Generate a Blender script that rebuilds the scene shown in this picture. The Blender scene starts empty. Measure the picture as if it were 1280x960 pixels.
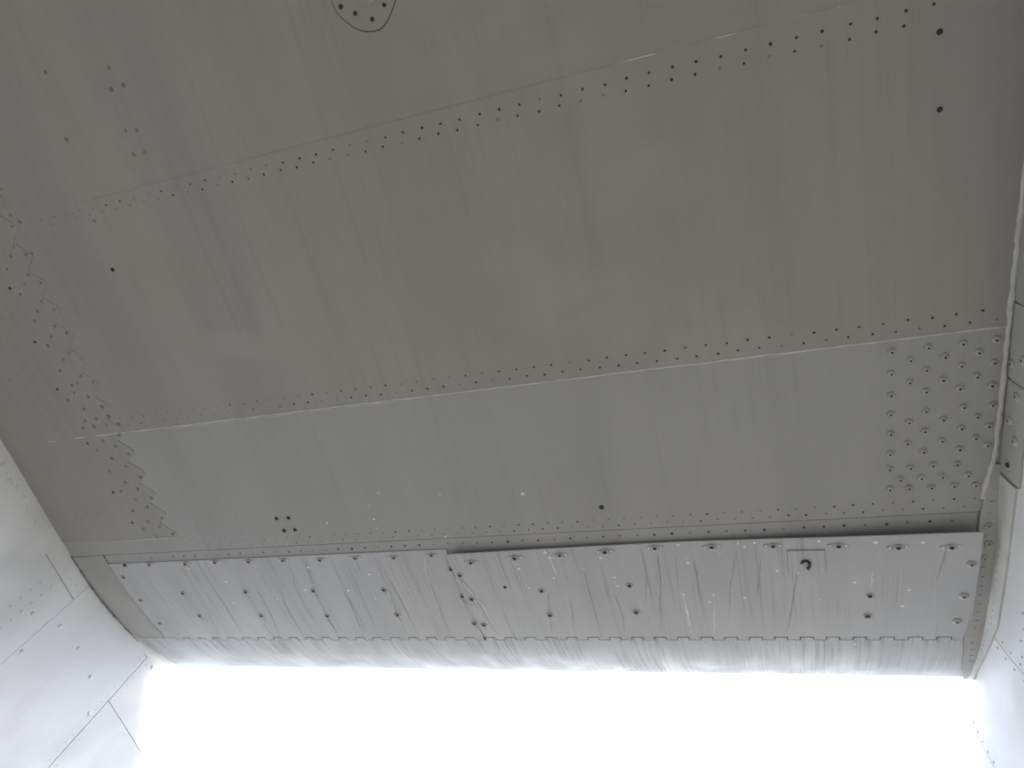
import bpy, bmesh, math, random
from mathutils import Vector, Matrix
random.seed(7)
R = math.radians
scene = bpy.context.scene
C = scene.collection

# ------------------------------------------------------------------ camera
EYE = 1.6                                   # eye height above the apron; the wing hangs 1 m above the eye
cam_d = bpy.data.cameras.new("camera")
cam_d.sensor_width = 36.0
cam_d.lens = 24.0
cam_d.clip_start = 0.02
cam_d.clip_end = 3000
cam = bpy.data.objects.new("camera", cam_d)
C.objects.link(cam)
# rows: span (X), chord towards the leading edge (Y), up (Z), in camera axes (right, down, forward)
AX = Vector((0.94529533, -0.11458125, -0.30543065))
AY = Vector((0.23109606, 0.89604024, 0.37908641))
AZ = Vector((0.23024195, -0.42893243, 0.87350192))
rot = Matrix(((AX[0], -AX[1], -AX[2]), (AY[0], -AY[1], -AY[2]), (AZ[0], -AZ[1], -AZ[2])))
cam.matrix_world = Matrix.Translation((0, 0, EYE)) @ rot.to_4x4()
scene.camera = cam

# ------------------------------------------------------------------ sky, sun, exposure
SUN_EL, SUN_AZ = R(50), R(8)               # overcast: broad soft sun ahead of the leading edge
world = bpy.data.worlds.new("World")
scene.world = world
world.use_nodes = True
nt = world.node_tree
for n in list(nt.nodes): nt.nodes.remove(n)
sky = nt.nodes.new("ShaderNodeTexSky")
sky.sky_type = 'NISHITA'
sky.sun_disc = False
sky.sun_elevation = SUN_EL
sky.sun_rotation = SUN_AZ
sky.dust_density = 1.0
hsv = nt.nodes.new("ShaderNodeHueSaturation")
hsv.inputs["Saturation"].default_value = 0.55
bg = nt.nodes.new("ShaderNodeBackground")
bg.inputs["Strength"].default_value = 0.15
wo = nt.nodes.new("ShaderNodeOutputWorld")
nt.links.new(sky.outputs[0], hsv.inputs["Color"])
nt.links.new(hsv.outputs[0], bg.inputs["Color"])
nt.links.new(bg.outputs[0], wo.inputs["Surface"])
sd = bpy.data.lights.new("sun", 'SUN')
sd.energy = 1.1
sd.angle = R(25)
sd.color = (1.0, 0.985, 0.965)
so = bpy.data.objects.new("sun", sd)
C.objects.link(so)
to_sun = Vector((math.sin(SUN_AZ) * math.cos(SUN_EL), math.cos(SUN_AZ) * math.cos(SUN_EL), math.sin(SUN_EL)))
so.rotation_euler = to_sun.to_track_quat('Z', 'Y').to_euler()
so.location = (0, 6, 8)
vs = scene.view_settings
vs.view_transform = 'Standard'
vs.look = 'None'
vs.exposure = 2.2
vs.gamma = 1.0
vs.use_curve_mapping = False
scene.cycles.max_bounces = 6
scene.cycles.diffuse_bounces = 4
scene.cycles.filter_width = 1.9               # compact-camera softness

# ------------------------------------------------------------------ materials
def mat(name, c1, c2=None, rough=0.5, scale=(4, 0.8, 4), spec=0.4, bump=0.0, bscale=60.0, streak=None, mott=0.5, metal=0.0, dirt=None):
    """painted metal: c1..c2 mottled by stretched noise; streak=(scale vec, lo, hi, colour, amount): dirt runs along the chord"""
    m = bpy.data.materials.new(name)
    m.use_nodes = True
    t = m.node_tree
    b = t.nodes["Principled BSDF"]
    b.inputs["Roughness"].default_value = rough
    b.inputs["Specular IOR Level"].default_value = spec
    b.inputs["Metallic"].default_value = metal
    N, Lk = t.nodes.new, t.links.new
    if c2 is None:
        c2 = tuple(v * 0.88 for v in c1)
    geo = N("ShaderNodeNewGeometry")
    def noise(sc, detail=4.0, dist=0.0, off=0.0):
        mp = N("ShaderNodeMapping")
        mp.inputs["Scale"].default_value = sc
        mp.inputs["Location"].default_value = (off, off * 1.7, off * 0.6)
        Lk(geo.outputs["Position"], mp.inputs["Vector"])
        nz = N("ShaderNodeTexNoise")
        nz.inputs["Scale"].default_value = 1.0
        nz.inputs["Detail"].default_value = detail
        nz.inputs["Distortion"].default_value = dist
        Lk(mp.outputs[0], nz.inputs["Vector"])
        return nz.outputs["Fac"]
    def ramp(src, lo, hi, a=0.0, bb=1.0):
        r = N("ShaderNodeMapRange")
        r.inputs[1].default_value = lo; r.inputs[2].default_value = hi
        r.inputs[3].default_value = a; r.inputs[4].default_value = bb
        r.interpolation_type = 'SMOOTHSTEP'
        Lk(src, r.inputs[0])
        return r.outputs[0]
    def mix(fac, ca, cb):
        x = N("ShaderNodeMix"); x.data_type = 'RGBA'
        if isinstance(fac, float): x.inputs[0].default_value = fac
        else: Lk(fac, x.inputs[0])
        for k, cc in ((6, ca), (7, cb)):
            if isinstance(cc, tuple): x.inputs[k].default_value = (*cc, 1)
            else: Lk(cc, x.inputs[k])
        return x.outputs[2]
    col = mix(ramp(noise(scale, 3.0, 0.3), 0.32, 0.68), c1, c2)
    col2 = mix(ramp(noise((70, 55, 70), 3.0, 0.0, 3.1), 0.62, 0.78, 0.0, 0.25 * mott), col, tuple(v * 0.72 for v in c1))
    col = mix(ramp(noise((420, 420, 420), 1.0, 0.0, 1.1), 0.3, 0.7, 0.0, 0.10), col2, tuple(v * 0.8 for v in c1))
    if dirt:                                  # broad faint run-off bands along the chord
        dsc, dlo, dhi, dc, da = dirt
        col = mix(ramp(noise(dsc, 3.0, 0.4, 9.0), dlo, dhi, 0.0, da), col, dc)
    if streak:
        for k, (ssc, lo, hi, sc_, am) in enumerate(streak):
            f1 = ramp(noise(ssc, 2.0, 0.25, 5.0 + 3.7 * k), lo, hi)
            f2 = ramp(noise((5, 9, 9), 1.5, 0.5, 2.0 + k), 0.38, 0.62, 0.15, 1.0)
            mu = N("ShaderNodeMath"); mu.operation = 'MULTIPLY'
            Lk(f1, mu.inputs[0]); Lk(f2, mu.inputs[1])
            m2 = N("ShaderNodeMath"); m2.operation = 'MULTIPLY'
            Lk(mu.outputs[0], m2.inputs[0]); m2.inputs[1].default_value = am
            col = mix(m2.outputs[0], col, sc_)
    Lk(col, b.inputs["Base Color"])
    rr = ramp(noise((14, 6, 14), 2.0, 0.2, 4.4), 0.3, 0.7, rough - 0.07, rough + 0.1)
    Lk(rr, b.inputs["Roughness"])
    if bump:
        bp = N("ShaderNodeBump")
        bp.inputs["Strength"].default_value = bump
        bp.inputs["Distance"].default_value = 0.002
        Lk(noise((bscale, bscale, bscale), 1.5), bp.inputs["Height"])
        bp2 = N("ShaderNodeBump")             # slow oil-canning of the sheet
        bp2.inputs["Strength"].default_value = 0.35
        bp2.inputs["Distance"].default_value = 0.006
        Lk(noise((5, 5, 5), 1.0, 0.0, 6.0), bp2.inputs["Height"])
        Lk(bp.outputs[0], bp2.inputs["Normal"])
        Lk(bp2.outputs[0], b.inputs["Normal"])
    return m

GREY = (0.365, 0.356, 0.332)
M = {}
M['skin'] = mat("grey_wing_paint", GREY, (0.33, 0.324, 0.305), 0.48, (7, 0.9, 7), bump=0.12, bscale=240,
                dirt=((11, 0.55, 8), 0.46, 0.74, (0.27, 0.265, 0.25), 0.26),
                streak=[((70, 1.1, 4), 0.52, 0.72, (0.25, 0.245, 0.235), 0.20), ((190, 2.2, 6), 0.54, 0.70, (0.26, 0.255, 0.245), 0.16), ((2.2, 1.6, 2), 0.5, 0.75, (0.46, 0.45, 0.42), 0.35)])
M['skin_fwd_glare'] = mat("grey_wing_paint_glare_lift", (0.40, 0.402, 0.398), (0.365, 0.367, 0.363), 0.46, (7, 0.9, 7), bump=0.12, bscale=240,  # cooler sheet tone, with the glare towards the leading edge put into its colour
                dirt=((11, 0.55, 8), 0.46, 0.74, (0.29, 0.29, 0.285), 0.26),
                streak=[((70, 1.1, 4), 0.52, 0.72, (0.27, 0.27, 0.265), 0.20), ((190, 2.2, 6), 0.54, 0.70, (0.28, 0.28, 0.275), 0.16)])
M['panel'] = mat("grey_panel_paint_sky_lift", (0.51, 0.522, 0.545), (0.46, 0.47, 0.49), 0.40, (9, 1.2, 9), bump=0.12, bscale=240,  # same paint as the skin, lightened and blued to stand in for skylight
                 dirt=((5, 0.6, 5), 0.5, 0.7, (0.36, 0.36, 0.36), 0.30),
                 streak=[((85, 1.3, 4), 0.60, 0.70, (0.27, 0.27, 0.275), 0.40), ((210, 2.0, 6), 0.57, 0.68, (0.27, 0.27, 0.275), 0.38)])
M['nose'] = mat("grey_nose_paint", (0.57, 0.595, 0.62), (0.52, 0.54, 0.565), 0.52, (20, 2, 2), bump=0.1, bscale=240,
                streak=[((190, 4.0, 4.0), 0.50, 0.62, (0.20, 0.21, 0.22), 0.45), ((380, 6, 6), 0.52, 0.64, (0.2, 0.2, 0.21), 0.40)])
M['white'] = mat("white_body_paint", (0.74, 0.747, 0.755), (0.695, 0.702, 0.71), 0.5, (3, 3, 3), bump=0.08, bscale=200,
                 dirt=((9, 5, 2.5), 0.52, 0.72, (0.42, 0.42, 0.41), 0.4))
M['body'] = mat("pale_grey_body_paint", (0.69, 0.695, 0.70), (0.63, 0.635, 0.64), 0.45, (4, 4, 4), bump=0.1, bscale=200,
                dirt=((10, 6, 4), 0.52, 0.75, (0.38, 0.375, 0.36), 0.4))
M['fairing'] = mat("grey_fairing_paint", (0.45, 0.45, 0.445), (0.38, 0.38, 0.375), 0.5, (12, 5, 12), bump=0.15, bscale=200)
M['flange'] = mat("pale_flange_paint", (0.66, 0.66, 0.65), (0.55, 0.55, 0.54), 0.5, (20, 10, 20), bump=0.15, bscale=200)
M['bead'] = mat("pale_sealant", (0.66, 0.65, 0.62), (0.52, 0.51, 0.48), 0.6, (30, 25, 30), bump=0.5, bscale=160)
M['joint'] = mat("dark_joint_grime", (0.045, 0.045, 0.045), (0.03, 0.03, 0.03), 0.8, (20, 20, 20), spec=0.2)
M['seam'] = mat("grey_seam_filler", (0.46, 0.46, 0.46), (0.34, 0.34, 0.34), 0.8, (14, 14, 14), spec=0.2)
M['seal'] = mat("weathered_seal", (0.14, 0.135, 0.13), (0.26, 0.255, 0.25), 0.8, (60, 40, 60), spec=0.2)
M['liner'] = mat("dark_inner_primer", (0.11, 0.11, 0.115), (0.08, 0.08, 0.085), 0.7, (10, 10, 10), spec=0.2)
M['dark'] = mat("dark_fastener_metal", (0.05, 0.048, 0.045), (0.03, 0.03, 0.03), 0.6, (90, 90, 90), spec=0.3)
M['faint'] = mat("dirty_painted_rivet", (0.27, 0.265, 0.255), (0.19, 0.185, 0.175), 0.55, (25, 25, 25))
M['head'] = mat("grey_painted_fastener", (0.45, 0.445, 0.435), (0.39, 0.385, 0.375), 0.30, (60, 60, 60))
M['grime'] = mat("grime_run", (0.33, 0.33, 0.335), (0.42, 0.42, 0.425), 0.6, (60, 40, 60), spec=0.2)
M['chalk'] = mat("white_spatter", (0.90, 0.90, 0.88), (0.82, 0.82, 0.80), 0.7, (60, 60, 60), spec=0.2)
M['concrete'] = mat("concrete_apron", (0.19, 0.172, 0.145), (0.155, 0.142, 0.12), 0.85, (0.6, 0.6, 0.6), spec=0.2)
# ------------------------------------------------------------------ surfaces (metres, z measured from the eye, EYE added on output)
S0, SH = 0.72, 1.035                          # underside is flat to S0, rises to the hinge line at SH, then rolls up into the nose
A2 = 0.035 / (SH - S0) ** 2
SLH = math.atan(2 * A2 * (SH - S0))
R1, R2 = 0.468, 0.20
L1 = R1 * (R(45) - SLH)
NOSE_END = SH + L1 + R2 * R(135)
def prof(s):
    if s <= S0: return s, 1.0, 0.0
    if s <= SH: return s, 1.0 + A2 * (s - S0) ** 2, math.atan(2 * A2 * (s - S0))
    d = s - SH
    a = SLH + min(d, L1) / R1
    y = SH + R1 * (math.sin(a) - math.sin(SLH))
    z = SH + R1 * (math.cos(SLH) - math.cos(a))
    if d > L1:
        b = R(45) + (d - L1) / R2
        y += R2 * (math.sin(b) - math.sin(R(45)))
        z += R2 * (math.cos(R(45)) - math.cos(b))
        a = b
    return y, z, a
def wing(x, s, off=0.0):                     # off > 0: proud of the underside
    y, z, a = prof(s)
    return Vector((x, y + off * math.sin(a), z - off * math.cos(a) + EYE))
def wing_n(x, s):
    a = prof(s)[2]
    return Vector((0, math.sin(a), -math.cos(a)))
LX, LR = -1.535, 0.30                        # left body: flat flank easing into a toed-in facet, then a tight rounded front edge raked forward
LT, LF, LE_R = R(15), 0.16, 0.04             # ease angle, facet length, front edge radius
def lw_y0(z): return 0.99 + 1.15 * (1.133 - z)
def left(y, z, off=0.0):
    s0 = lw_y0(z)
    d = y - s0
    if d <= 0: return Vector((LX + off, y, z + EYE))
    l1 = LR * LT
    th = min(d, l1) / LR
    x_, y_ = LX - LR * (1 - math.cos(th)), s0 + LR * math.sin(th)
    if d > l1:
        f = min(d - l1, LF)
        x_ -= f * math.sin(LT); y_ += f * math.cos(LT)
        if d > l1 + LF:
            t2 = min(R(90), LT + (d - l1 - LF) / LE_R)
            x_ -= LE_R * (math.cos(LT) - math.cos(t2)); y_ += LE_R * (math.sin(t2) - math.sin(LT)); th = t2
    return Vector((x_ + off * math.cos(th), y_ + off * math.sin(th), z + EYE))
L_ARC = LR * LT + LF + LE_R * (R(90) - LT)
def left_n(y, z): return (left(y, z, 1.0) - left(y, z, 0.0)).normalized()
BX, BZ, BR = 0.912, 1.0575, 0.55              # right body: round section along the chord
def body(y, deg, off=0.0):
    r = BR + off
    return Vector((BX + 0.012 * max(0.0, min(1.0, (0.65 - y) / 0.4)) - r * math.cos(R(deg)), y, BZ + r * math.sin(R(deg)) + EYE))
def old(deg): return math.degrees(math.asin((1.003 + 0.9 * math.sin(R(deg)) - BZ) / BR))   # flank height -> angle on the section
def body_n(y, deg): return (body(y, deg, 1.0) - body(y, deg, 0.0)).normalized()

# ------------------------------------------------------------------ helpers
def link(name, me, material, parent=None, **props):
    o = bpy.data.objects.new(name, me)
    C.objects.link(o)
    if material is not None and not me.materials:
        for k in (material if isinstance(material, (list, tuple)) else [material]):
            me.materials.append(M[k])
    if parent: o.parent = parent
    for k, v in props.items(): o[k] = v
    return o
def shell(name, S, fa, fb, nu, nv, off0, off1, material, parent=None, smooth=True, **props):
    """closed sheet on surface S: (a, b) = (fa(u,v), fb(u,v)), outer face at off1, inner at off0"""
    vs_, fs = [], []
    W = nv + 1
    for off in (off1, off0):
        for i in range(nu + 1):
            for j in range(nv + 1):
                u, v = i / nu, j / nv
                o_ = off(u, v) if callable(off) else off
                vs_.append(S(fa(u, v), fb(u, v), o_))
    K = (nu + 1) * W
    for i in range(nu):
        for j in range(nv):
            a, b, c, d = i * W + j, (i + 1) * W + j, (i + 1) * W + j + 1, i * W + j + 1
            fs.append((a, b, c, d)); fs.append((K + d, K + c, K + b, K + a))
    ns = len(fs)
    for i in range(nu):
        for j in (0, nv):
            a, b = i * W + j, (i + 1) * W + j
            fs.append((a, b, K + b, K + a))
    for j in range(nv):
        for i in (0, nu):
            a, b = i * W + j, i * W + j + 1
            fs.append((a, b, K + b, K + a))
    me = bpy.data.meshes.new(name)
    me.from_pydata([tuple(p) for p in vs_], [], fs)
    bm = bmesh.new(); bm.from_mesh(me)
    bmesh.ops.recalc_face_normals(bm, faces=bm.faces)
    for k, f in enumerate(bm.faces): f.smooth = smooth
    bm.edges.ensure_lookup_table()
    for e in bm.edges:
        if len(e.link_faces) == 2 and e.link_faces[0].normal.angle(e.link_faces[1].normal, 0) > R(40): e.smooth = False
    bm.to_mesh(me); bm.free()
    return link(name, me, material, parent, **props)
def rect(name, S, a0, a1, b0, b1, off0, off1, material, parent=None, nu=None, nv=None, **props):
    nu = nu or max(1, int(abs(a1 - a0) / 0.25)); nv = nv or max(1, int(abs(b1 - b0) / 0.03))
    return shell(name, S, lambda u, v: a0 + (a1 - a0) * u, lambda u, v: b0 + (b1 - b0) * v, nu, nv, off0, off1, material, parent, **props)
def lathe(name, prof_, seg, mats, slots):
    """prof_: [(r, h)] from rim to centre; slots: material slot for each ring"""
    vs_, fs, mi = [], [], []
    for r, h in prof_[:-1]:
        for k in range(seg):
            a = 2 * math.pi * k / seg
            vs_.append((r * math.cos(a), r * math.sin(a), h))
    vs_.append((0, 0, prof_[-1][1]))
    n = len(prof_) - 1
    for i in range(n - 1):
        for k in range(seg):
            fs.append((i * seg + k, i * seg + (k + 1) % seg, (i + 1) * seg + (k + 1) % seg, (i + 1) * seg + k)); mi.append(slots[i])
    for k in range(seg):
        fs.append(((n - 1) * seg + k, (n - 1) * seg + (k + 1) % seg, n * seg)); mi.append(slots[n - 1])
    me = bpy.data.meshes.new(name)
    me.from_pydata(vs_, [], fs)
    for k in mats: me.materials.append(M[k])
    for p, i in zip(me.polygons, mi): p.material_index = i; p.use_smooth = True
    return me
def place(name, me, parent, p, n, spin=0.0, sc=1.0, **props):
    o = link(name, me, None, parent, **props)
    q = n.to_track_quat('Z', 'Y')
    o.matrix_world = Matrix.Translation(p) @ q.to_matrix().to_4x4() @ Matrix.Rotation(spin, 4, 'Z') @ Matrix.Diagonal((sc, sc, sc, 1))
    return o
def dots(name, S, Sn, pts, r, h, material, parent, seg=8, jit=0.15, off=0.0):
    """small rivet heads too fine to pick apart: one joined part"""
    vs_, fs = [], []
    for a, b in pts:
        p, n = S(a, b, off(a, b) if callable(off) else off), Sn(a, b)
        q = n.to_track_quat('Z', 'Y')
        rr = r * (0.78 if S is wing and a < -0.8 else 1.0) * (1 + random.uniform(-jit, jit)); base = len(vs_)
        for rad, hh in ((rr, -0.0002), (rr * 0.75, h)):
            for k in range(seg):
                t = 2 * math.pi * k / seg
                vs_.append(tuple(p + q @ Vector((rad * math.cos(t), rad * math.sin(t), hh))))
        for k in range(seg):
            fs.append((base + k, base + (k + 1) % seg, base + seg + (k + 1) % seg, base + seg + k))
        fs.append(tuple(base + seg + k for k in range(seg)))
    me = bpy.data.meshes.new(name); me.from_pydata(vs_, [], fs)
    return link(name, me, material, parent, kind="stuff")
def tube(name, pts, rads, material, parent, seg=8, **props):
    vs_, fs = [], []
    for i, p in enumerate(pts):
        d = (pts[min(i + 1, len(pts) - 1)] - pts[max(i - 1, 0)]).normalized()
        q = d.to_track_quat('Z', 'Y'); r = rads[i] if isinstance(rads, list) else rads
        for k in range(seg):
            t = 2 * math.pi * k / seg
            vs_.append(tuple(p + q @ Vector((r * math.cos(t), r * math.sin(t), 0))))
    for i in range(len(pts) - 1):
        for k in range(seg):
            fs.append((i * seg + k, i * seg + (k + 1) % seg, (i + 1) * seg + (k + 1) % seg, (i + 1) * seg + k))
    fs.append(tuple(range(seg))[::-1]); fs.append(tuple((len(pts) - 1) * seg + k for k in range(seg)))
    me = bpy.data.meshes.new(name); me.from_pydata(vs_, [], fs)
    for p in me.polygons: p.use_smooth = True
    return link(name, me, material, parent, **props)
def lerp_tab(tab, x):
    if x <= tab[0][0]: return tab[0][1]
    for (x0, y0), (x1, y1) in zip(tab, tab[1:]):
        if x <= x1: return y0 + (y1 - y0) * (x - x0) / (x1 - x0)
    return tab[-1][1]

# ------------------------------------------------------------------ ground
me = bpy.data.meshes.new("ground")
me.from_pydata([(-600, -600, 0), (600, -600, 0), (600, 600, 0), (-600, 600, 0)], [], [(0, 1, 2, 3)])
link("ground", me, 'concrete', None, kind="structure")

# ------------------------------------------------------------------ the aircraft
plane = bpy.data.objects.new("aircraft", None)
C.objects.link(plane)
plane["label"] = "light grey riveted wing underside of an aircraft between two pale body walls"
plane["category"] = "aircraft"
XL, XR = -1.70, 0.42                          # skins run a little into both bodies

# --- bodies either side
def left_core():
    zs = [-0.2 + 2.2 * i / 44 for i in range(45)]
    rings = []
    for z in zs:
        ring = [left(-4.2, z, -0.0007)]
        s0 = lw_y0(z)
        ring += [left(-4.2 + (s0 + 4.2) * k / 6, z, -0.0007) for k in range(1, 7)]
        ring += [left(s0 + L_ARC * k / 40, z, -0.0007) for k in range(1, 41)]
        ring += [Vector((-3.4, ring[-1].y, z + EYE)), Vector((-3.4, -4.2, z + EYE))]
        rings.append(ring)
    n = len(rings[0]); vs_ = [tuple(p) for r in rings for p in r]; fs = []
    for i in range(len(rings) - 1):
        for k in range(n):
            fs.append((i * n + k, i * n + (k + 1) % n, (i + 1) * n + (k + 1) % n, (i + 1) * n + k))
    fs.append(tuple(range(n))[::-1]); fs.append(tuple((len(rings) - 1) * n + k for k in range(n)))
    me = bpy.data.meshes.new("left_side_body"); me.from_pydata(vs_, [], fs)
    for p in me.polygons: p.use_smooth = len(p.vertices) == 4
    return link("side_body", me, 'seam', plane, label="tall white body wall with panel seams at the left")
LB = left_core()
G = 0.0009                                    # half the width of a panel joint
T = 0.0018                                    # sheet thickness
def lpanel(y0, y1, z0, z1, off=T, name="wall_panel", m='white', **k):
    return rect(name, left, y0 + G, y1 - G, z0 + G, z1 - G, -0.002, off, m, LB, nu=max(2, int((y1 - y0) / 0.04)), nv=max(2, int((z1 - z0) / 0.04)), **k)
lpanel(-4.1, 0.83, 0.0, 1.9, T + 0.0012)
rect("panel_slot", left, 0.695, 0.828, 0.9515, 0.9545, T, T + 0.0014, 'seam', LB, nu=3, nv=1)
lpanel(0.83, 1.10, 0.0, 1.035)
lpanel(0.83, 1.10, 1.035, 1.9, T)
def lfront(z0, z1):
    zf = lambda u, v: z0 + G + (z1 - z0 - 2 * G) * v
    return shell("wall_panel", left, lambda u, v: 1.10 + G + (lw_y0(zf(u, v)) + L_ARC - 0.004 - 1.10) * u, zf, 60, 24, -0.002, T, 'white', LB)
lfront(0.90, 1.9); lfront(0.0, 0.90)
rowp = [(0.703, 0.62 + 0.0245 * k) for k in range(13)] + [(0.716, 0.632 + 0.0245 * k) for k in range(13)]
rowp = [(0.742, 0.60 + 0.026 * k) for k in range(13)] + [(0.768, 0.613 + 0.026 * k) for k in range(13)]
dots("rivet_row", left, left_n, rowp, 0.0040, 0.0010, 'white', LB, off=T + 0.0012)
fl = []
for k in range(26): fl += [(0.30 + 0.021 * k, 0.972 + random.uniform(-.002, .002)), (0.31 + 0.021 * k, 0.955 - 0.014)]
dots("rivet_row", left, left_n, [p for p in fl if p[1] > 0.953], 0.0024, 0.0006, 'flange', LB, off=T + 0.0012)
dots("rivet_row", left, left_n, [(1.088, 0.60 + 0.022 * k) for k in range(20)] + [(1.113, 0.605 + 0.022 * k) for k in range(20)], 0.002, 0.0004, 'bead', LB, off=T)
dots("rivet_row", left, left_n, [(0.36 + random.uniform(0, .42), 0.965 + random.uniform(0, .03)) for k in range(22)], 0.0035, 0.0005, 'flange', LB, off=T + 0.0012)

def right_core():
    vs_, fs = [], []
    ys = [-4.2 + 6.6 * i / 44 for i in range(45)] + [2.4 + 0.1 * k for k in range(1, 11)]
    n = 96
    for y in ys:
        k = 1.0 if y <= 2.4 else math.sqrt(max(0.02, 1 - ((y - 2.4) / 1.02) ** 2))
        for j in range(n):
            a = 360.0 * j / n
            p = body(y, a)
            cx, cz = BX, BZ + EYE
            vs_.append((cx + (p.x - cx) * k, y, cz + (p.z - cz) * k))
    for i in range(len(ys) - 1):
        for j in range(n):
            fs.append((i * n + j, i * n + (j + 1) % n, (i + 1) * n + (j + 1) % n, (i + 1) * n + j))
    fs.append(tuple(range(n))); fs.append(tuple((len(ys) - 1) * n + j for j in range(n))[::-1])
    me = bpy.data.meshes.new("right_side_body"); me.from_pydata(vs_, [], fs)
    bm = bmesh.new(); bm.from_mesh(me); bmesh.ops.recalc_face_normals(bm, faces=bm.faces); bm.to_mesh(me); bm.free()
    for p in me.polygons: p.use_smooth = True
    return link("side_body", me, 'seam', plane, label="round pale body wall at the right of the wing")
RB = right_core()
def rpanel(y0, y1, d0, d1, off=T, name="wall_panel", m='body', g=True, **k):
    gd = math.degrees(G / BR)
    return rect(name, body, y0 + G, y1 - G, d0 + gd, d1 - gd, 0.0, off, m, RB, nu=max(2, int((y1 - y0) / 0.08)), nv=max(2, int((d1 - d0) / 1.5)), **k)
rpanel(-4.1, 0.994, -100, 60)
rpanel(0.994, 1.283, -100, 60, m='white')
rpanel(1.283, 2.38, -100, 60, m='white')
dots("rivet_row", body, body_n, [(0.982, old(-12 + 1.45 * k)) for k in range(9)] + [(1.006, old(-12.7 + 1.45 * k)) for k in range(9)], 0.0022, 0.0005, 'faint', RB, off=T)
dots("rivet_row", body, body_n, [(1.273, old(-8 + 1.3 * k)) for k in range(14)], 0.0024, 0.0006, 'faint', RB, off=T)
dots("rivet_row", body, body_n, [(0.60 + 0.028 * k, old(-4.6 - 0.3 * (k % 2))) for k in range(14)], 0.0022, 0.0005, 'faint', RB, off=T)

# --- underside skins
X0, X1 = XL, XR
aft = rect("skin_panel", wing, X0, X1, -3.4, -0.0055, -0.002, 0.0010, 'skin', plane, nv=12, label="aft grey skin sheet with oval access cover")
mid = rect("skin_panel", wing, X0, X1, -0.0055, 0.4365, -0.002, 0.0016, 'skin', plane, nv=8, label="wide middle grey skin sheet between two rivet lines")
fwd = rect("skin_panel", wing, X0, X1, 0.4365, 0.741, -0.002, 0.0, 'skin_fwd_glare', plane, nv=10, label="forward grey skin sheet with domed rivet cluster at its right end")
def bead_line(parent, s, x0, x1, r, off, name="sealant_bead", wob=0.0006, m='bead'):
    n = int((x1 - x0) / 0.02)
    return tube(name, [wing(x0 + (x1 - x0) * i / n, s + random.uniform(-wob, wob), off) for i in range(n + 1)],
                [r * random.uniform(0.65, 1.2) for i in range(n + 1)], m, parent, 6)
bead_line(fwd, 0.4368, -1.42, 0.36, 0.0019, 0.0004)
bead_line(fwd, 0.4415, -1.10, -0.55, 0.0007, 0.0)
bead_line(aft, -0.0050, -0.10, 0.36, 0.0010, 0.0007)
bead_line(fwd, 0.703, -1.44, -1.17, 0.0012, 0.0)

def row(x0, x1, s0, s1, pitch, jit=0.0009):
    n = int(round((x1 - x0) / pitch))
    return [(x0 + (x1 - x0) * i / n + random.uniform(-jit, jit), s0 + (s1 - s0) * i / n + random.uniform(-jit, jit)) for i in range(n + 1)]
def split_rows(pts, parent, off, r, fdark):
    a, b = [], []
    for p in pts: (a if random.random() < fdark(p[0]) else b).append(p)
    if a: dots("rivet_row", wing, wing_n, a, r, 0.0005, 'dark', parent, off=off)
    if b: dots("rivet_row", wing, wing_n, b, r * 0.95, 0.0004, 'faint', parent, off=off)
near = lambda x: 0.15 if x < -0.9 else (0.55 if x < -0.45 else 0.82)
split_rows(row(-1.134, 0.273, 0.006, 0.019, 0.0301), mid, 0.0016, 0.0021, near)
split_rows(row(-1.118, 0.242, 0.016, 0.034, 0.0301), mid, 0.0016, 0.0021, near)
split_rows(row(-1.215, 0.332, 0.405, 0.410, 0.0301), mid, 0.0016, 0.0021, near)
split_rows(row(-1.20, 0.348, 0.420, 0.425, 0.0301), mid, 0.0016, 0.0021, near)
split_rows(row(-1.145, 0.331, 0.722, 0.716, 0.0282), fwd, 0.0, 0.0019, lambda x: 0.1 if x < -0.5 else 0.45)
split_rows(row(-1.126, 0.317, 0.734, 0.730, 0.0282), fwd, 0.0, 0.0019, lambda x: 0.1 if x < -0.5 else 0.45)

# --- serrated doubler along the left root
tips = [(-2.2 + 0.0525 * k) for k in range(60) if -2.2 + 0.0525 * k < 0.70]
tips = [0.692 - 0.0525 * k for k in range(0, 28)][::-1]
zz = []
for t_ in tips:
    zz += [(t_ - 0.030, -1.222), (t_ - 0.006, -1.197), (t_, -1.192)]
zz += [(0.700, -1.20)]
nz = len(zz) - 1
def zig(v):
    k = min(nz, int(round(v * nz))); return zz[k]
def dbl_off(x, s): return 0.0023 if s < 0.43 else (0.0011 if s > 0.445 else 0.0023 - 0.0012 * (s - 0.43) / 0.015)
dbl = shell("root_doubler", wing, lambda u, v: -1.60 + (zig(v)[1] + 1.60) * u, lambda u, v: zig(v)[0], 2, nz, -0.001, lambda u, v: dbl_off(0, zig(v)[0]), 'skin', plane, smooth=False,
            label="thin doubler plate with saw-tooth edge along the left wing root")

# --- ledge, inner liner, hinged panels, nose
ledge = rect("panel_ledge", wing, X0, 0.372, 0.7425, 0.86, -0.006, -0.0008, 'skin_fwd_glare', plane, nv=4, label="recessed riveted ledge behind the leading edge panels")
liner = rect("inner_liner", wing, X0, 0.40, 0.72, SH + 0.06, -0.030, -0.022, 'liner', plane, nv=10)
split_rows(row(-1.33, 0.30, 0.756, 0.757, 0.0305), ledge, -0.0008, 0.0026, lambda x: 0.5)

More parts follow.
